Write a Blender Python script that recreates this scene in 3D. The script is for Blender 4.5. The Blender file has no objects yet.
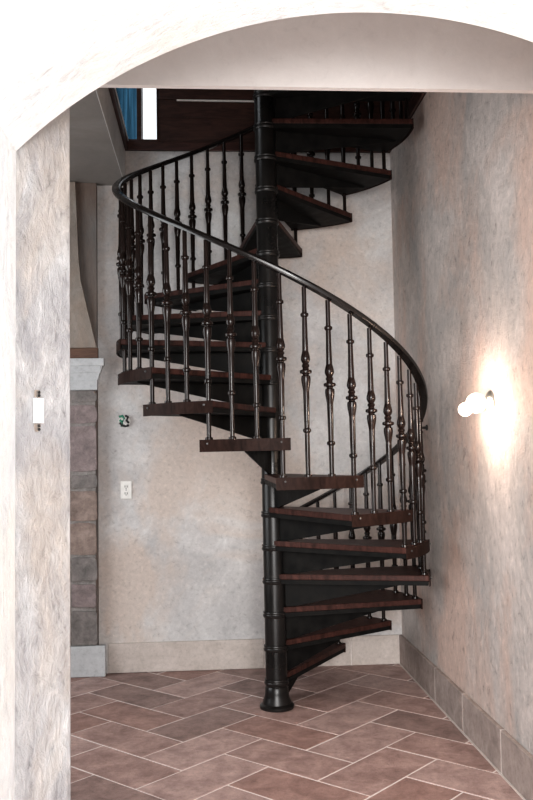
import bpy, bmesh, math, random
from math import sin, cos, pi, radians, atan2
from mathutils import Vector, Matrix
random.seed(7)
S = bpy.context.scene
COL = S.collection

# ------------------------------------------------------------------ measures (metres)
CAM_H = 1.4
DB = 5.756          # back wall plane (y)
XW = 1.275          # right wall plane (x)
CX, CY = 0.3686, 4.861   # column axis
R = 0.856           # tread radius
RISE = 0.1838
STEP = 0.42929
C8 = -0.2269        # direction of the eighth tread (0 = towards the viewer, + = right)
W = 0.5130          # angular width of a tread
BH = 0.190          # baseboard height
CEIL = 3.207
UP = 3.500          # upper floor level

# ------------------------------------------------------------------ mesh helpers
class MB:
    def __init__(self): self.bm = bmesh.new(); self.mi = 0
    def face(self, vs):
        try:
            f = self.bm.faces.new(vs); f.material_index = self.mi; return f
        except ValueError: return None
    def box(self, a, b, bev=0.0, seg=2):
        x0,y0,z0 = a; x1,y1,z1 = b
        v = [self.bm.verts.new(p) for p in ((x0,y0,z0),(x1,y0,z0),(x1,y1,z0),(x0,y1,z0),(x0,y0,z1),(x1,y0,z1),(x1,y1,z1),(x0,y1,z1))]
        fs = [self.face([v[i] for i in q]) for q in ((0,3,2,1),(4,5,6,7),(0,1,5,4),(1,2,6,5),(2,3,7,6),(3,0,4,7))]
        if bev > 0:
            es = list({e for f in fs for e in f.edges})
            r = bmesh.ops.bevel(self.bm, geom=es, offset=bev, segments=seg, affect='EDGES', profile=.5)
            for f in r['faces']: f.material_index = self.mi
        return v
    def prism(self, pts, axis, a, b, bev=0.0):
        """polygon pts (2-D) extruded along axis from a to b"""
        def P(p, t):
            if axis == 'z': return (p[0], p[1], t)
            if axis == 'y': return (p[0], t, p[1])
            return (t, p[0], p[1])
        v0 = [self.bm.verts.new(P(p, a)) for p in pts]; v1 = [self.bm.verts.new(P(p, b)) for p in pts]
        n = len(pts); fs = [self.face(v0[::-1]), self.face(v1)]
        for i in range(n): fs.append(self.face([v0[i], v0[(i+1)%n], v1[(i+1)%n], v1[i]]))
        if bev > 0:
            es = list({e for f in fs if f for e in f.edges})
            r = bmesh.ops.bevel(self.bm, geom=es, offset=bev, segments=2, affect='EDGES', profile=.5)
            for f in r['faces']: f.material_index = self.mi
        bmesh.ops.recalc_face_normals(self.bm, faces=self.bm.faces[:])
    def lathe(self, prof, seg=16, mat=None):
        """prof = [(r, z)] round the z axis; mat moves it"""
        M = mat or Matrix.Identity(4); rings = []
        for r, z in prof:
            if r < 1e-6: rings.append([self.bm.verts.new(M @ Vector((0,0,z)))])
            else: rings.append([self.bm.verts.new(M @ Vector((r*cos(2*pi*k/seg), r*sin(2*pi*k/seg), z))) for k in range(seg)])
        for A, B in zip(rings, rings[1:]):
            for k in range(seg):
                j = (k+1) % seg
                if len(A) == 1 and len(B) == 1: continue
                if len(A) == 1: self.face([A[0], B[j], B[k]])
                elif len(B) == 1: self.face([A[k], A[j], B[0]])
                else: self.face([A[k], A[j], B[j], B[k]])
        if len(rings[0]) > 1: self.face(rings[0][::-1])
        if len(rings[-1]) > 1: self.face(rings[-1])
    def sphere(self, c, r, seg=20, rings=12, sq=(1,1,1)):
        prof = [(r*sin(pi*i/rings), -r*cos(pi*i/rings)) for i in range(rings+1)]
        prof[0] = (0,-r); prof[-1] = (0,r)
        self.lathe(prof, seg, Matrix.Translation(c) @ Matrix.Diagonal((*sq,1)))
    def tube(self, path, r, seg=10):
        pts = [Vector(p) for p in path]; rings = []
        for i, p in enumerate(pts):
            t = (pts[min(i+1,len(pts)-1)] - pts[max(i-1,0)]).normalized()
            u = t.cross(Vector((0,0,1)))
            if u.length < 1e-3: u = t.cross(Vector((1,0,0)))
            u.normalize(); w = u.cross(t)
            rings.append([self.bm.verts.new(p + r*(u*cos(2*pi*k/seg) + w*sin(2*pi*k/seg))) for k in range(seg)])
        for A, B in zip(rings, rings[1:]):
            for k in range(seg): self.face([A[k], A[(k+1)%seg], B[(k+1)%seg], B[k]])
        self.face(rings[0][::-1]); self.face(rings[-1])
    def mesh(self, name, mats, smooth=False):
        bmesh.ops.recalc_face_normals(self.bm, faces=self.bm.faces[:])
        me = bpy.data.meshes.new(name); self.bm.to_mesh(me); self.bm.free()
        for m in (mats if isinstance(mats, (list, tuple)) else [mats]): me.materials.append(m)
        if smooth:
            for p in me.polygons: p.use_smooth = True
            if hasattr(me, 'set_sharp_from_angle'): me.set_sharp_from_angle(angle=radians(38))
        return me
    def obj(self, name, mats, parent=None, smooth=False):
        return link(name, self.mesh(name, mats, smooth), parent)

def link(name, me, parent=None):
    o = bpy.data.objects.new(name, me); COL.objects.link(o)
    if parent: o.parent = parent
    return o
def thing(name, label, cat, loc=(0,0,0), rz=0, group=None):
    o = bpy.data.objects.new(name, None); COL.objects.link(o)
    o.location = loc; o.rotation_euler = (0,0,rz); o.empty_display_size = .1
    o['label'] = label; o['category'] = cat
    if group: o['group'] = group
    return o
def struct(o, label=None):
    o['kind'] = 'structure'
    if label: o['label'] = label
    return o

# ------------------------------------------------------------------ materials
def mat(name):
    m = bpy.data.materials.new(name); m.use_nodes = True
    nt = m.node_tree; return m, nt, nt.nodes['Principled BSDF']
def N(nt, t, **kw):
    n = nt.nodes.new(t)
    for k, v in kw.items():
        if k in n.inputs: n.inputs[k].default_value = v
        else: setattr(n, k, v)
    return n
def coords(nt, scale=(1,1,1), kind='Object', loc=(0,0,0)):
    tc = N(nt, 'ShaderNodeTexCoord'); mp = N(nt, 'ShaderNodeMapping')
    mp.inputs['Scale'].default_value = scale; mp.inputs['Location'].default_value = loc
    nt.links.new(tc.outputs[kind], mp.inputs['Vector']); return mp.outputs['Vector']
def ramp(nt, src, stops):
    r = N(nt, 'ShaderNodeValToRGB'); el = r.color_ramp.elements
    while len(el) < len(stops): el.new(.5)
    for e, (p, c) in zip(el, stops): e.position = p; e.color = (*c, 1)
    nt.links.new(src, r.inputs['Fac']); return r.outputs['Color']
def mixc(nt, fac, a, b, mode='MIX'):
    m = N(nt, 'ShaderNodeMix', data_type='RGBA', blend_type=mode)
    for s, i in ((fac, 0), (a, 6), (b, 7)):
        if isinstance(s, (int, float)): m.inputs[i].default_value = s
        elif isinstance(s, tuple): m.inputs[i].default_value = (*s, 1)
        else: nt.links.new(s, m.inputs[i])
    return m.outputs[2]
def noise(nt, vec, scale, detail=6, rough=.6, dist=0):
    n = N(nt, 'ShaderNodeTexNoise', Scale=scale, Detail=detail, Roughness=rough, Distortion=dist)
    nt.links.new(vec, n.inputs['Vector']); return n.outputs['Fac']
def bump(nt, bs, src, strength, dist=.01):
    b = N(nt, 'ShaderNodeBump', Strength=strength, Distance=dist)
    nt.links.new(src, b.inputs['Height']); nt.links.new(b.outputs['Normal'], bs.inputs['Normal'])

def plaster(name, lo, mid, hi, warm, scale=1.0, streak=(1,1,1), bs_=.35, warm_amt=.5, rough=.75, seed=0, fine=26, grain=.5):
    m, nt, bs = mat(name)
    v = coords(nt, tuple(scale*s for s in streak), loc=(seed, seed*.7, seed*.3))
    v2 = coords(nt, tuple(scale*s for s in streak), loc=(seed*1.9+4, seed*.2+7, seed*1.3+2))
    n1 = noise(nt, v, 2.2, 10, .68, .7); n2 = noise(nt, v, fine, 6, .75, .5); n3 = noise(nt, v2, 1.25, 7, .6, .5)
    n4 = noise(nt, v2, fine*.35, 8, .72, 1.2)
    base = ramp(nt, n1, [(.34, lo), (.50, mid), (.63, hi)])
    wm = ramp(nt, n3, [(.46, (0,0,0)), (.60, (warm_amt,)*3)])
    c = mixc(nt, wm, base, warm)
    g = grain
    sp = ramp(nt, n2, [(.28, (1-.62*g,)*3), (.42, (1-.12*g,)*3), (.56, (1,1,1)), (.72, (1+.30*g, 1+.28*g, 1+.25*g))])
    c = mixc(nt, 1.0, c, sp, 'MULTIPLY')
    sc_ = ramp(nt, n4, [(.30, (1-.40*g,)*3), (.40, (1,1,1)), (.62, (1,1,1)), (.74, (1+.22*g,)*3)])
    c = mixc(nt, 1.0, c, sc_, 'MULTIPLY')
    nt.links.new(c, bs.inputs['Base Color']); bs.inputs['Roughness'].default_value = rough
    ad = N(nt, 'ShaderNodeMath', operation='ADD'); nt.links.new(n4, ad.inputs[0]); nt.links.new(n2, ad.inputs[1])
    bump(nt, bs, ad.outputs[0], bs_, .012)
    return m
def stone(name, a, b, scale=9, bs_=.5, rough=.8, con=.7):
    m, nt, bs = mat(name); v = coords(nt)
    n1 = noise(nt, v, scale, 8, .65, .4); n2 = noise(nt, v, scale*5, 8, .78)
    c = ramp(nt, n1, [(.32, a), (.68, b)])
    c = mixc(nt, con, c, ramp(nt, n2, [(.3, (.60,)*3), (.45, (.98,)*3), (.7, (1.2,)*3)]), 'MULTIPLY')
    nt.links.new(c, bs.inputs['Base Color']); bs.inputs['Roughness'].default_value = rough
    bump(nt, bs, n2, bs_, .006); return m
def metal(name, a, b, rough=.38, metallic=.7, spec=.5, nsc=14):
    m, nt, bs = mat(name); v = coords(nt)
    n1 = noise(nt, v, nsc, 5, .6)
    bs.inputs['Specular IOR Level'].default_value = spec
    nt.links.new(ramp(nt, n1, [(.35, a), (.7, b)]), bs.inputs['Base Color'])
    nt.links.new(ramp(nt, n1, [(.3, (rough-.08,)*3), (.75, (rough+.14,)*3)]), bs.inputs['Roughness'])
    bs.inputs['Metallic'].default_value = metallic; return m
def wood(name, a, b, rough=.4, streak=(14,1.5,14), spec=.5):
    m, nt, bs = mat(name); v = coords(nt, streak)
    n1 = noise(nt, v, 3, 6, .65, 1.2)
    nt.links.new(ramp(nt, n1, [(.32, a), (.7, b)]), bs.inputs['Base Color'])
    bs.inputs['Roughness'].default_value = rough; bs.inputs['Specular IOR Level'].default_value = spec; bump(nt, bs, n1, .12, .004); return m
def plain(name, c, rough=.5, metallic=0, emit=0, ec=None):
    m, nt, bs = mat(name); v = coords(nt)
    n = noise(nt, v, 40, 3, .5)
    k = lambda s: tuple(min(1, x*s) for x in c)
    nt.links.new(ramp(nt, n, [(.3, k(.93)), (.7, k(1.05))]), bs.inputs['Base Color'])
    bs.inputs['Roughness'].default_value = rough; bs.inputs['Metallic'].default_value = metallic
    if emit:
        bs.inputs['Emission Color'].default_value = (*(ec or c), 1); bs.inputs['Emission Strength'].default_value = emit
    return m

M_back = plaster('plaster_back', (.47,.46,.46), (.575,.56,.555), (.66,.655,.65), (.59,.495,.435), 1.0, (1,1,1), .4, .75, seed=3, fine=34, grain=.6)
M_right = plaster('plaster_right', (.42,.40,.39), (.53,.485,.46), (.64,.58,.55), (.62,.47,.405), 1.0, (1,1,.8), .7, .85, seed=1, fine=22, grain=.85)  # pink plaster patches, with the sconce's wide warm glow painted in
M_hall = plaster('plaster_hall', (.12,.11,.105), (.155,.143,.135), (.20,.187,.178), (.19,.135,.108), 1.3, (2.2,1,.5), .3, .8, seed=5, fine=20, grain=.6)  # dark albedo: shade on the chimney wall is put into the colour
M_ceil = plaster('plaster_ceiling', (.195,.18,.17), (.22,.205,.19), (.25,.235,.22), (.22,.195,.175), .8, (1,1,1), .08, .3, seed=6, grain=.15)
M_header = plaster('plaster_header', (.64,.60,.58), (.67,.635,.615), (.70,.67,.65), (.68,.62,.58), .8, (1,1,1), .08, .4, seed=8, grain=.15)
M_arch = plaster('plaster_arch', (.78,.80,.82), (.87,.88,.875), (.93,.93,.92), (.87,.845,.78), 1.2, (1,1.6,1), .6, .5, seed=2, fine=12, grain=.5)
M_fas_lit = plaster('plaster_fascia_lit', (.55,.55,.54), (.62,.62,.61), (.70,.70,.69), (.60,.57,.53), 1.2, (1,1,1), .1, .4, seed=12, grain=.4)  # lighter copy of the ceiling plaster, light on the slab edge painted in
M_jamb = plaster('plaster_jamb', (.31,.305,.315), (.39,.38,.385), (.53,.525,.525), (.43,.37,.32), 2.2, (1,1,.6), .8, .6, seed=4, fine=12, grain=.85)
M_iron = metal('iron_black', (.006,.006,.006), (.016,.014,.013), .30, .15, .45, 5)
M_bal = metal('iron_bronze', (.010,.007,.006), (.020,.011,.009), .19, .0, .32, 5)
M_rail = metal('rail_dark', (.008,.007,.007), (.018,.015,.014), .20, .1, .6, 5)
M_pan = metal('tread_steel', (.008,.008,.008), (.018,.017,.016), .55, .0, .08)
M_tread = wood('tread_wood', (.020,.009,.007), (.088,.038,.031), .45, (9,9,3), .14)
M_rim = wood('tread_rim', (.011,.0065,.0055), (.040,.022,.018), .5, (9,9,3), .06)
M_panel = wood('panel_wood', (.032,.014,.011), (.085,.038,.028), .5, (2,2,14))
M_trimw = wood('trim_wood', (.028,.011,.009), (.085,.034,.026), .5, (2,8,14))
M_bead = plain('bead_pale', (.86,.83,.78), .4)
M_mantel = wood('mantel_wood', (.07,.035,.022), (.16,.085,.055), .6, (2,8,20))
M_cap = stone('capital_stone', (.44,.45,.46), (.52,.53,.54), 6, .1)
M_base_b = stone('skirting_stone_back', (.44,.39,.355), (.58,.52,.485), 9, .3)
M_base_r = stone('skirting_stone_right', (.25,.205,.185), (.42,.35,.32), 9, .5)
M_mortar = stone('mortar', (.56,.51,.48), (.66,.60,.57), 30, .4)
M_grout = stone('floor_grout', (.74,.66,.63), (.86,.78,.75), 30, .4)
M_st = [stone('pier_stone_grey', (.13,.12,.115), (.27,.245,.235), 14, 1.0), stone('pier_stone_brown', (.19,.145,.128), (.36,.285,.25), 14, 1.0),
        stone('pier_stone_violet', (.17,.14,.14), (.33,.27,.265), 14, 1.0), stone('pier_mortar', (.20,.185,.175), (.34,.315,.30), 30, .8)]
M_tile = [stone('floor_tile_%s' % n, a, b, 8, 1.0, .55, 1.0) for n, a, b in (('rose', (.265,.170,.150), (.51,.355,.32)), ('clay', (.24,.145,.125), (.47,.305,.265)),
          ('umber', (.20,.135,.122), (.40,.28,.252)), ('pink', (.31,.21,.19), (.56,.405,.37)))]
M_white = plain('white_plastic', (.88,.88,.87), .35)
M_zinc = plain('zinc', (.12,.12,.12), .45, .6)
M_black = plain('black_plastic', (.02,.02,.02), .5)
M_chrome = plain('satin_nickel', (.62,.58,.54), .3, .9)
M_green = plain('wire_green', (.04,.22,.14), .5)
M_globe = plain('globe_glow', (1,.95,.86), .3, 0, 9, (1,.90,.74))
M_ivory = plain('ivory_plate', (.78,.77,.74), .4)
M_shell = plain('upper_plaster', (.42,.38,.34), .8)

def glass(name, tint, rough=.03):
    m, nt, bs = mat(name)
    out = nt.nodes['Material Output']
    tr = N(nt, 'ShaderNodeBsdfTransparent'); gl = N(nt, 'ShaderNodeBsdfGlossy', Roughness=rough)
    v = coords(nt, (30,1,.8)); n = noise(nt, v, 2.0, 4, .6, .8)
    k = .45 if tint[0] < .9 else 1.0
    nt.links.new(ramp(nt, n, [(.35, tuple(k*t for t in tint)), (.65, tint)]), tr.inputs['Color'])
    mx = N(nt, 'ShaderNodeMixShader', Fac=.08)
    nt.links.new(tr.outputs[0], mx.inputs[1]); nt.links.new(gl.outputs[0], mx.inputs[2]); nt.links.new(mx.outputs[0], out.inputs['Surface'])
    nt.nodes.remove(bs); return m
M_blue = glass('glass_blue', (.20,.34,.43)); M_clear = glass('glass_clear', (.98,.99,1))

# ------------------------------------------------------------------ floor : herringbone stone tiles
def build_floor():
    b = MB(); b.mi = 4
    FX0, FX1, FY0, FY1 = -2.6, XW+.02, -1.2, DB+.02
    b.box((FX0, FY0, -.06), (FX1, FY1, -.0015))
    T, ang, ox, oy = .2722, radians(-44.25), -.7172, 4.9135
    ux, uy = cos(ang)*T, sin(ang)*T; vx, vy = -uy, ux
    g = .019
    rnd = random.Random(11)
    def clip(poly):
        for ax, lim, s in ((0,FX0,1),(0,FX1,-1),(1,FY0,1),(1,FY1,-1)):
            out = []
            for i in range(len(poly)):
                p, q = poly[i], poly[(i+1)%len(poly)]
                dp, dq = s*(p[ax]-lim), s*(q[ax]-lim)
                if dp >= 0: out.append(p)
                if dp*dq < 0:
                    t = dp/(dp-dq); out.append((p[0]+t*(q[0]-p[0]), p[1]+t*(q[1]-p[1])))
            poly = out
            if not poly: return poly
        return poly
    for k in range(-26, 27):
        for m in range(-14, 15):
            for (bu, bv, du, dv) in ((k+4*m, -k, 2, 1), (2+k+4*m, -k, 1, 2)):
                gu, gv = g, g
                pts = []
                for (u, v) in ((bu+gu, bv+gv), (bu+du-gu, bv+gv), (bu+du-gu, bv+dv-gv), (bu+gu, bv+dv-gv)):
                    u += rnd.uniform(-.006,.006); v += rnd.uniform(-.006,.006)
                    pts.append((ox+u*ux+v*vx, oy+u*uy+v*vy))
                pts = clip(pts)
                if len(pts) < 3: continue
                b.mi = rnd.choice((0,0,1,2,3)); z = rnd.uniform(-.0008,.0008)
                top = [b.bm.verts.new((x,y,z)) for x,y in pts]; bot = [b.bm.verts.new((x,y,-.006)) for x,y in pts]
                b.face(top)
                for i in range(len(pts)): b.face([bot[i], bot[(i+1)%len(pts)], top[(i+1)%len(pts)], top[i]])
    return struct(b.obj('floor', M_tile + [M_grout]))
build_floor()

# ------------------------------------------------------------------ walls and ceilings
b = MB(); b.box((-2.6, DB, 0), (XW+.2, DB+.2, UP-.055)); struct(b.obj('wall_back', M_back))
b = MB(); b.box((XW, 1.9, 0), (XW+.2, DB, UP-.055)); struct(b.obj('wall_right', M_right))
b = MB(); b.box((-2.6, 5.70, 0), (-.714, DB-.001, CEIL-.001)); struct(b.obj('wall_left', M_hall), 'chimney wall above the fireplace, its shade put into dark plaster')
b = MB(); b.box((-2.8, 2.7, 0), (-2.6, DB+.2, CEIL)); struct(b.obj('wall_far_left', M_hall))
# slab of the upper floor left of the stairwell, with its plaster underside
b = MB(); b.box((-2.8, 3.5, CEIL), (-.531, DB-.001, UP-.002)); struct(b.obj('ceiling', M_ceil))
# flat ceiling between arch and dropped header, header itself
b = MB(); b.box((-2.8, 2.3, 3.21), (XW+.2, 3.13, 3.41)); struct(b.obj('ceiling_passage', M_header))
b = MB(); b.box((-2.6, 3.10, 2.747), (XW-.001, 3.128, 3.209)); struct(b.obj('wall_header', M_header), 'flat pinkish plaster header above the stair hall opening')

# arch wall : segmental arch
def arch_wall():
    y0, y1 = 1.925, 2.3
    cx, half, top, spring = .470, .969, 2.614, 2.213
    sag = top-spring; rad = (half*half+sag*sag)/(2*sag); cz = top-rad
    x1 = XW-.001
    pts = []
    n = 48
    a0 = -math.asin(half/rad); a1 = math.asin(min(1,(x1-cx)/rad))
    for i in range(n+1):
        a = a0+(a1-a0)*i/n; pts.append((cx+rad*sin(a), cz+rad*cos(a)))
    b = MB()
    xl = pts[0][0]
    # left pier
    b.prism([(-3.0,0),(xl,0),(xl,spring),(-3.0,spring)], 'y', y0, y1)
    # spandrel in strips above the curve
    def strip(p, q):
        vs = []
        for y in (y0, y1):
            vs.append([b.bm.verts.new((p[0],y,p[1])), b.bm.verts.new((q[0],y,q[1])), b.bm.verts.new((q[0],y,3.4)), b.bm.verts.new((p[0],y,3.4))])
        A, B = vs
        b.face(A); b.face(B[::-1]); b.face([A[1],A[0],B[0],B[1]]); b.face([A[2],A[3],B[3],B[2]][::-1])
    strip((-3.0,spring),(xl,spring))
    for p, q in zip(pts, pts[1:]): strip(p, q)
    bmesh.ops.remove_doubles(b.bm, verts=b.bm.verts[:], dist=1e-5)
    o = b.obj('wall_front', M_arch, smooth=True); struct(o, 'white plaster wall with a segmental arch'); return o
arch_wall()
# splayed plaster jamb behind the arch on the left
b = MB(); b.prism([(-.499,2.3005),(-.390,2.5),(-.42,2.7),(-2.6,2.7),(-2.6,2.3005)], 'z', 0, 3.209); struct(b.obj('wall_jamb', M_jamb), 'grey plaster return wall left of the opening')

# upper storey seen through the stairwell
b = MB()
wz0, wz1 = 3.515, 4.5
for x0, x1, z0, z1 in ((-2.8,-.66,UP-.05,5.0), (-.447,-.420,wz0,wz1), (-.313,XW+.2,UP-.05,5.0), (-.66,-.313,wz1,5.0), (-.66,-.313,UP-.05,wz0)):
    b.box((x0, DB+.012, z0), (x1, DB+.2, z1))
struct(b.obj('wall_upper_back', M_panel), 'dark brown wood panelling above the stairwell')
b = MB(); b.box((XW+.006, 3.1, UP-.052), (XW+.2, DB+.012, 5.0)); struct(b.obj('wall_upper_right', M_panel))
b = MB(); b.box((-2.8, 3.10, 3.411), (XW+.2, 3.3, 5.0)); struct(b.obj('wall_upper_front', M_shell))
b = MB(); b.box((-2.8, 3.10, 5.0), (XW+.2, DB+.2, 5.1)); struct(b.obj('ceiling_upper', M_shell))
b = MB(); b.box((-2.8, 3.5, UP-.001), (-2.6, DB+.2, 5.0)); struct(b.obj('wall_upper_left', M_shell))
# window : frame and two panes
b = MB()
for x0, x1 in ((-.665,-.645), (-.449,-.418), (-.316,-.309)): b.box((x0, DB-.002, wz0-.01), (x1, DB+.05, wz1+.01), .002)
for z0, z1 in ((wz0-.006, wz0+.012), (wz1-.012, wz1+.01)): b.box((-.665, DB, z0), (-.309, DB+.05, z1), .002)
wf = struct(b.obj('window_1', M_panel))
b = MB(); b.box((-.645, DB+.022, wz0), (-.447, DB+.028, wz1)); b.obj('blue_pane', M_blue, wf)
b = MB(); b.box((-.420, DB+.022, wz0), (-.314, DB+.028, wz1)); b.obj('clear_pane', M_clear, wf)
# dark trim round three sides of the stairwell
zt0, zt1 = UP-.054, UP+.004
b = MB(); b.box((-.527, DB-.018, zt0), (XW-.001, DB-.001, zt1), .004); struct(b.obj('trim_1', M_trimw), 'reddish brown trim at the foot of the panelling')
b = MB(); b.box((-.5305, 3.52, CEIL-.001), (-.5275, DB-.001, zt0-.001)); struct(b.obj('trim_7', M_fas_lit), 'plaster edge of the upper floor, pale from painted-in light')
b = MB(); b.box((-.530, 3.52, zt0), (-.508, DB-.019, zt1+.035), .004); struct(b.obj('trim_2', M_panel))
b = MB(); b.box((XW-.018, 3.52, zt0), (XW-.001, DB-.019, zt1), .004); struct(b.obj('trim_3', M_panel))
b = MB(); b.box((-.5075, 3.52, zt1+.002), (-.502, DB-.02, zt1+.012), .001); struct(b.obj('trim_4', M_bead), 'thin bead along the left edge of the stairwell, pale as a painted reflection')  # pale colour stands for the window's reflection on the bead
b = MB(); b.box((-.18, DB+.002, 3.795), (.62, DB+.014, 3.806), .002); struct(b.obj('trim_5', M_bead), 'thin pale line across the panelling')
b = MB(); b.box((-.30, DB+.004, 3.806), (XW, DB+.014, 3.86), .003); b.box((-.30, DB+.007, 3.68), (XW, DB+.014, 3.69), .002); struct(b.obj('trim_6', M_panel))

# stone baseboards
def blocks(name, runs, m, mort, axis):
    b = MB()
    for (s, e) in runs:
        if axis == 'x': b.box((s+.005, DB-.022, .0015), (e-.005, DB-.0005, BH), .004)
        else: b.box((XW-.022, s+.005, .003), (XW-.0005, e-.005, BH), .004)
    b.mi = 1
    s, e = runs[0][0], runs[-1][1]
    if axis == 'x': b.box((s, DB-.016, .001), (e, DB-.0006, BH-.003))
    else: b.box((XW-.0195, s, .001), (XW-.0006, e, BH-.002)); b.box((XW-.030, s, .0006), (XW-.02, e, .0022))
    return struct(b.obj(name, [m, mort]))
blocks('baseboard_back', [(-.657,.36),(.36,.93),(.93,XW-.023)], M_base_b, M_mortar, 'x')
blocks('baseboard_right', [(2.31,2.72),(2.72,3.24),(3.24,3.759),(3.759,4.324),(4.324,4.852),(4.852,DB-.001)], M_base_r, M_mortar, 'y')

# ------------------------------------------------------------------ fireplace at the left end of the back wall
fp = thing('fireplace', 'stone fireplace pier with pale capital, timber mantel and tapering plaster hood at far left', 'fireplace', (-.9, 5.668, 0))
def fpo(b, name, m, **k):
    bmesh.ops.translate(b.bm, verts=b.bm.verts[:], vec=(.9, -5.668, 0)); return b.obj(name, m, fp, **k)
b = MB(); b.mi = 3; b.box((-1.3, 5.676, .196), (-.722, 5.699, 1.828))
rnd = random.Random(5)
rows = [(1.828,1.742,0),(1.732,1.612,2),(1.598,1.300,2),(1.288,1.19,0),(1.18,.985,1),(.975,.765,1),(.755,.60,0),(.588,.43,2),(.42,.198,0)]
for zt, zb, mi in rows:
    b.mi = mi
    x1 = -.712+rnd.uniform(-.008,.004); x0 = -.885+rnd.uniform(-.02,.02)
    n = 5
    pts = [(x0,zb+rnd.uniform(0,.012)),(x0+.08,zb+rnd.uniform(-.002,.010)),(x1-.01,zb+rnd.uniform(0,.012)),(x1,zb+.02),(x1+rnd.uniform(-.006,.005),(zt+zb)/2),(x1-.004,zt-.02),(x1-.018,zt-rnd.uniform(0,.01)),(x0+.07,zt-rnd.uniform(-.002,.010)),(x0,zt-rnd.uniform(0,.01))]
    b.prism(pts, 'y', 5.668-rnd.uniform(.0,.006), 5.69, .004)
    b.mi = (mi+1) % 3
    b.prism([(-1.3,zb),(x0-.012,zb),(x0-.012,zt),(-1.3,zt)], 'y', 5.668, 5.69, .004)
fpo(b, 'stone_pier', M_st)
b = MB(); b.box((-1.3, 5.652, .0015), (-.66, 5.699, .195), .006); fpo(b, 'plinth', M_cap)
# capital : straight band, bed mould, cyma, top band - the profile shows at its right end
prof = [(-.712,1.829),(-.706,1.832),(-.706,1.893),(-.700,1.900),(-.699,1.915),(-.690,1.94),(-.678,1.965),(-.674,1.985),(-.664,1.988),(-.662,2.030),(-.664,2.036)]
b = MB()
b.prism([(-1.3,1.829)]+prof+[(-1.3,2.036)], 'y', 5.66, 5.699)
for z0, z1, d in ((1.832,1.893,.004),(1.985,2.034,.012),(1.94,1.985,.006)):
    xr = {1.832:-.706,1.985:-.663,1.94:-.684}[z0]
    b.box((-1.3, 5.66-d, z0), (xr, 5.664, z1), .002)
fpo(b, 'capital', M_cap)
b = MB(); b.box((-1.3, 5.655, 2.037), (-.702, 5.699, 2.103), .003); fpo(b, 'mantel_beam', M_mantel)
b = MB(); b.prism([(-1.3,2.104),(-.709,2.104),(-.812,2.545),(-.826,2.70),(-.845,3.205),(-1.3,3.205)], 'y', 5.662, 5.699, .004)
M_hood = plaster('plaster_hood', (.24,.205,.18), (.29,.255,.225), (.34,.305,.275), (.33,.245,.19), 2, (1,1,.6), .3, .6, seed=9)
fpo(b, 'hood', M_hood)

# ------------------------------------------------------------------ spiral staircase
st = thing('spiral_staircase', 'dark iron spiral staircase with reddish wooden treads round a black centre column', 'staircase', (CX, CY, 0))
st.rotation_euler = (0, radians(-.28), 0)   # the photographed stair leans a touch to the left
def ramp_z(t): return (8 + (C8-t)/STEP)*RISE
NT = 19
# column
b = MB(); b.lathe([(.0,.002),(.060,.002),(.060,4.30),(.050,4.33),(.0,4.34)], 32)
colm = b.obj('column', M_iron, st, smooth=True)
b = MB(); b.lathe([(.094,.001),(.096,.006),(.096,.016),(.090,.022),(.080,.028),(.078,.040),(.070,.060),(.0655,.085),(.064,.115),(.060,.12)], 32); b.obj('base_flange', M_iron, colm, smooth=True)
ring = MB(); ring.lathe([(.058,-.018),(.064,-.017),(.068,-.010),(.0685,-.004),(.065,.000),(.0645,.006),(.067,.010),(.066,.015),(.058,.017)], 28)
ring_me = ring.mesh('collar', M_iron, True)
for n in range(1, NT+1):
    o = link('collar', ring_me, colm); o.location = (0,0,n*RISE-.040)
# treads (built pointing to the viewer, turned into place)
HW = .052
def sector(ri_off, Rr, w, n=10):
    """outline: inner pair beside the column, outer arc"""
    pts = [(-HW-ri_off*0, -.02)]
    for i in range(n+1):
        a = -w/2 + w*i/n; pts.append((Rr*sin(a), -Rr*cos(a)))
    pts.append((HW, -.02)); return pts
b = MB(); b.prism(sector(0, R-.006, W), 'z', -.030, 0, .004); tread_me = b.mesh('tread', M_tread)
b = MB(); b.prism(sector(0, R-.012, W-.016), 'z', -.054, -.0305); pan_me = b.mesh('steel_pan', M_pan)
b = MB()
n = 14; inner, outer = [], []
for i in range(n+1):
    a = -W/2 + W*i/n
    inner.append(((R-.006)*sin(a), -(R-.006)*cos(a))); outer.append((R*sin(a), -R*cos(a)))
b.prism(inner + outer[::-1], 'z', -.057, .001); rim_me = b.mesh('rim_band', M_rim)
b = MB(); b.prism([(-.05,-.0545),(-.05,-.185),(-.075,-.190),(-.80,-.062),(-.81,-.0545)], 'x', -.006, .006, .0015)
brk_me = b.mesh('bracket', M_pan)
b = MB(); b.lathe([(.0,0),(.005,0),(.005,.006),(0,.008)], 8, Matrix.Rotation(radians(90),4,'X'))
bolt_me = b.mesh('rim_bolt', M_zinc)
proto = link('tread', tread_me, st)
kids = [link('steel_pan', pan_me, proto), link('rim_band', rim_me, proto), link('bracket', brk_me, proto)]
for sg in (-1, 1):
    a = sg*(W/2-.05); k = link('rim_bolt', bolt_me, proto); k.location = (R*sin(a), -R*cos(a), -.018); k.rotation_euler = (0,0,a); kids.append(k)
for n in range(1, NT+1):
    if n == 1: o = proto
    else:
        o = proto.copy(); COL.objects.link(o); o.parent = st
        for k in kids:
            c = k.copy(); COL.objects.link(c); c.parent = o
    o.location = (0,0,n*RISE); o.rotation_euler = (0,0,C8-(n-8)*STEP)
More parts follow.
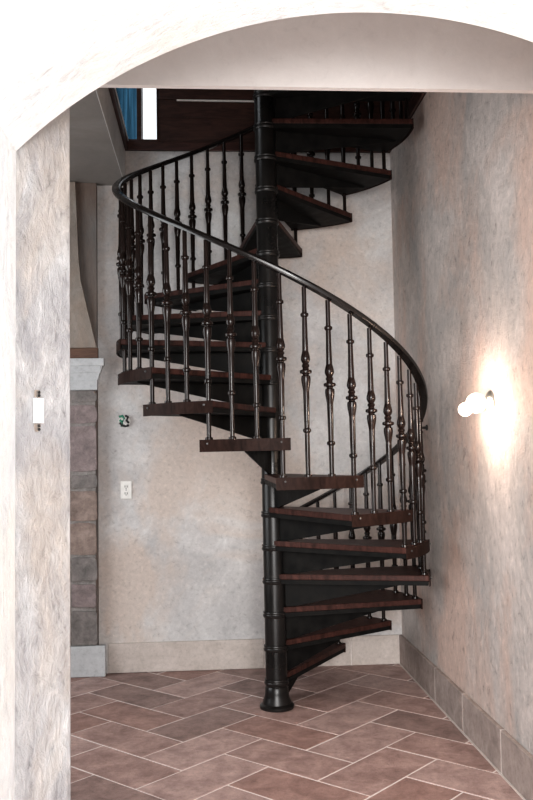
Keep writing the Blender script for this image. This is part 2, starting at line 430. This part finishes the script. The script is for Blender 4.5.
# balusters : three to a tread, ornament at a fixed drop below the rail
RB, RAIL_H = .824, .885
def bal_meshes(L):
    p = [(.0,L),(.0110,L),(.0110,L-.10),(.0118,L-.124),(.0185,L-.127),(.0200,L-.134),(.0185,L-.141),(.0120,L-.145),(.0138,L-.25),(.0150,L-.31)]
    p2 = [(.0150,L-.48),(.0140,L-.60),(.0125,L-.671),(.0185,L-.675),(.0200,L-.682),(.0185,L-.689),(.0118,L-.693),(.0110,.014),(.018,.011),(.019,.001),(0,.001)]
    b = MB(); b.lathe(p + [(.0120,L-.33),(.0120,L-.46)] + p2, 12)
    sh = b.mesh('baluster', M_bal, True)
    k = [(.0130,L-.300),(.0170,L-.316),(.0215,L-.334),(.0225,L-.348),(.0170,L-.361),(.0130,L-.367),(.0175,L-.372),(.0185,L-.379),(.0140,L-.386),(.0160,L-.394),
         (.0275,L-.398),(.0295,L-.405),(.0275,L-.412),(.0160,L-.416),(.0145,L-.421),(.0215,L-.426),(.0230,L-.440),(.0215,L-.456),(.0180,L-.476),(.0140,L-.50)]
    b = MB(); b.lathe(k, 14); return sh, b.mesh('knuckle', M_bal, True)
VAR = {}
for r in (-.5, -1/6, 1/6): VAR[r] = bal_meshes(RAIL_H-.016 - r*RISE)
first = True
for n in range(1, NT+1):
    for r in (1/6, -1/6, -.5):
        if n == NT and r < 0: continue
        t = C8-(n-8)*STEP + r*STEP
        o = link('baluster', VAR[r][0], st); o.location = (RB*sin(t), -RB*cos(t), n*RISE); o.rotation_euler = (0,0,t)
        link('knuckle', VAR[r][1], o)
# one starter baluster at the nosing of the first tread
t = C8+7*STEP+.5*STEP
sh, kn = bal_meshes(RAIL_H-.016 - .5*RISE)
o = link('baluster', sh, st); o.location = (RB*sin(t), -RB*cos(t), RISE); link('knuckle', kn, o)
# handrail : moulded section swept along the helix
b = MB()
sec = [(-.021,-.016),(.021,-.016),(.025,-.008),(.025,.002),(.019,.009),(.015,.010),(.011,.015),(-.011,.015),(-.015,.010),(-.019,.009),(-.025,.002),(-.025,-.008)]
t0 = C8+7*STEP+.57*STEP; t1 = C8-(NT-8)*STEP
ns = 300; rings = []; RR = .846
for i in range(ns+1):
    t = t0+(t1-t0)*i/ns
    z = ramp_z(t)+RAIL_H
    rings.append([b.bm.verts.new(((RR+u)*sin(t), -(RR+u)*cos(t), z+v)) for u, v in sec])
for A, B in zip(rings, rings[1:]):
    for k in range(len(sec)): b.face([A[k], A[(k+1)%len(sec)], B[(k+1)%len(sec)], B[k]])
b.face(rings[0]); b.face(rings[-1][::-1])
b.obj('handrail', M_rail, st, smooth=True)
# two small brackets tying the stair to the right wall
for (t, z) in ((radians(86), 4*RISE-.012), (radians(80), 1.525)):
    b = MB(); r0 = .835; y = -r0*cos(t)
    b.lathe([(0,0),(.007,0),(.007,.03),(0,.03)], 10, Matrix.Translation((r0*sin(t)-.004, y, z)) @ Matrix.Rotation(radians(90),4,'Y'))
    b.lathe([(0,0),(.016,0),(.016,.008),(0,.010)], 12, Matrix.Translation((r0*sin(t)+.024, y, z)) @ Matrix.Rotation(radians(90),4,'Y'))
    b.obj('wall_bracket', M_iron, st, smooth=True)

# ------------------------------------------------------------------ wall sconce
sc = thing('wall_sconce', 'lit wall lamp with two glowing white globes on the right wall', 'lamp', (XW, 3.81, 1.61))
b = MB(); b.lathe([(0,.001),(.056,.001),(.057,.006),(.050,.013),(.022,.019),(0,.020)], 28, Matrix.Rotation(radians(-90),4,'Y')); b.obj('backplate', M_chrome, sc, smooth=True)
b = MB(); b.tube([(-.016,0,0),(-.03,0,0),(-.045,0,0)], .008); b.tube([(-.018,0,-.006),(-.05,-.0,-.026),(-.095,0,-.027)], .005); b.obj('arm', M_chrome, sc, smooth=True)
b = MB(); b.sphere((-.068,0,.0015), .044); b.obj('large_globe', M_globe, sc, smooth=True)
b = MB(); b.sphere((-.119,0,-.027), .030); b.obj('small_globe', M_globe, sc, smooth=True)

# ------------------------------------------------------------------ uncovered light switch on the left jamb
A, B = Vector((-.499,2.3005,0)), Vector((-.390,2.5,0)); d = (B-A).normalized(); ang = atan2(d.y, d.x)
pos = A + (B-A)*.36
sw = thing('light_switch', 'white light switch without cover plate on the left jamb', 'light switch', (pos.x, pos.y, 1.525), ang)
b = MB(); b.box((-.016,-.014,-.034), (.017,-.002,.034), .002); body = b.obj('switch_body', M_white, sw)
b = MB(); b.box((-.009,-.0185,-.029), (.008,-.0145,.029), .0015); b.obj('rocker', M_white, body)
for s in (1,-1):
    b = MB(); b.prism([(-.010,s*.036),(.012,s*.036),(.012,s*.052),(.004,s*.056),(-.006,s*.056),(-.010,s*.052)], 'y', -.004, -.001)
    y = b.obj('mounting_ear', M_white if False else M_chrome, sw)
    b = MB(); b.lathe([(0,0),(.0045,0),(.004,.003),(0,.0035)], 10, Matrix.Translation((.006,-.0042,s*.041)) @ Matrix.Rotation(radians(90),4,'X'))
    b.lathe([(0,0),(.0045,0),(.004,.003),(0,.0035)], 10, Matrix.Translation((.006,-.0042,s*.050)) @ Matrix.Rotation(radians(90),4,'X')); b.obj('screw', M_black, y)

# outlet plate and open junction box on the back wall
ol = thing('wall_outlet', 'ivory outlet plate low on the back wall left of the stair', 'outlet', (-.533, DB, 1.176))
b = MB(); b.box((-.036,-.007,-.058), (.036,-.0008,.058), .003); b.obj('cover_plate', M_ivory, ol)
for s in (1,-1):
    b = MB(); b.lathe([(0,0),(.017,0),(.016,.003),(0,.003)], 20, Matrix.Translation((0,-.0072,s*.022)) @ Matrix.Rotation(radians(90),4,'X'))
    r = b.obj('receptacle', M_ivory, ol)
    b = MB(); b.box((-.009,-.0110,s*.022-.006), (-.005,-.0103,s*.022+.008)); b.box((.005,-.0110,s*.022-.006), (.009,-.0103,s*.022+.008)); b.box((-.003,-.0110,s*.022-.013), (.003,-.0103,s*.022-.008)); b.obj('slots', M_black, r)
b = MB(); b.lathe([(0,0),(.004,0),(.0035,.002),(0,.002)], 10, Matrix.Translation((0,-.0072,0)) @ Matrix.Rotation(radians(90),4,'X')); b.obj('screw', M_zinc, ol)
jb = thing('junction_box', 'open junction box with loose green, black and white wires on the back wall', 'junction box', (-.541, DB, 1.628))
b = MB(); b.lathe([(0,-.004),(.030,-.004),(.031,.012),(.028,.012),(.027,.003),(0,.003)], 8, Matrix.Rotation(radians(90),4,'X')); b.obj('box', M_ivory, jb)
def wire(m, pts, r=.0042): b = MB(); b.tube(pts, r, 8); b.obj('wire', m, jb, smooth=True)
jb.scale = (1.3,1.0,1.3)
wire(M_green, [(-.024,-.010,.022),(-.010,-.024,.026),(.002,-.028,.010),(-.010,-.026,-.004),(-.022,-.018,.004)], .006)
wire(M_black, [(.006,-.008,.026),(.018,-.022,.020),(.012,-.028,.002),(.022,-.022,-.010)], .006)
wire(M_white, [(.0,-.006,.0),(.004,-.030,.012),(-.004,-.032,-.010),(.010,-.024,-.020)])
wire(M_black, [(-.022,-.008,-.010),(-.012,-.026,-.022),(.004,-.026,-.026),(.020,-.014,-.022)], .006)
wire(M_green, [(-.006,-.006,-.006),(-.012,-.020,-.014),(-.016,-.018,-.028)], .0045)

# ------------------------------------------------------------------ light
w = bpy.data.worlds.new('world'); S.world = w; w.use_nodes = True
bg = w.node_tree.nodes['Background']; bg.inputs['Color'].default_value = (.96,.98,1,1); bg.inputs['Strength'].default_value = 1.35
def area(name, loc, target, size, power, color=(1,1,1), sy=None):
    l = bpy.data.lights.new(name, 'AREA'); l.energy = power; l.color = color; l.size = size
    if sy: l.shape = 'RECTANGLE'; l.size_y = sy
    o = bpy.data.objects.new(name, l); COL.objects.link(o); o.location = loc
    o.rotation_euler = (Vector(target)-Vector(loc)).to_track_quat('-Z','Y').to_euler(); return o
def point(name, loc, power, color, r=.03):
    l = bpy.data.lights.new(name, 'POINT'); l.energy = power; l.color = color; l.shadow_soft_size = r
    o = bpy.data.objects.new(name, l); COL.objects.link(o); o.location = loc; return o
area('daylight_behind_camera', (-.5,-2.2,1.9), (.2,5,1.5), 3.0, 290, (1,.985,.97), 2.4)
area('left_hall_fill', (-2.3,4.2,1.7), (1.0,4.6,1.5), 1.6, 42, (.95,.98,1), 1.9)  # added fill lamp at the hall's left wall, no window there
area('arch_fill', (-.2,.3,.15), (-.1,2.1,2.5), 1.0, 27, (1,.99,.97))  # added low lamp aimed up to brighten the arch soffit
point('sconce_light', (XW-.13, 3.80, 1.60), 14, (1,.72,.56), .04)
point('sconce_light_small', (XW-.06, 3.79, 1.57), 6, (1,.80,.62), .03)
area('highlight_key', (.6,-1.6,1.75), (.4,4.8,1.6), .45, 60, (1,.98,.96), .9)  # added small key lamp for sharp highlights on balusters and column
area('upstairs_daylight', (-1.6,4.4,4.7), (.5,5.7,3.6), 1.0, 10, (.9,.95,1))

# ------------------------------------------------------------------ camera
cd = bpy.data.cameras.new('camera'); cam = bpy.data.objects.new('camera', cd); COL.objects.link(cam); S.camera = cam
f_px, pit, roll, yaw = 865.97, .06174, .01567, .06911
cd.sensor_fit = 'VERTICAL'; cd.sensor_height = 36; cd.sensor_width = 24; cd.lens = 36*f_px/800; cd.clip_start = .05
cam.location = (0,0,CAM_H)
Rm = Matrix.Rotation(-yaw,4,'Z') @ Matrix.Rotation(pi/2+pit,4,'X') @ Matrix.Rotation(-roll,4,'Z')
cam.rotation_euler = Rm.to_euler()
S.view_settings.view_transform = 'Standard'; S.view_settings.look = 'Medium High Contrast'; S.view_settings.exposure = 0; S.view_settings.gamma = 1
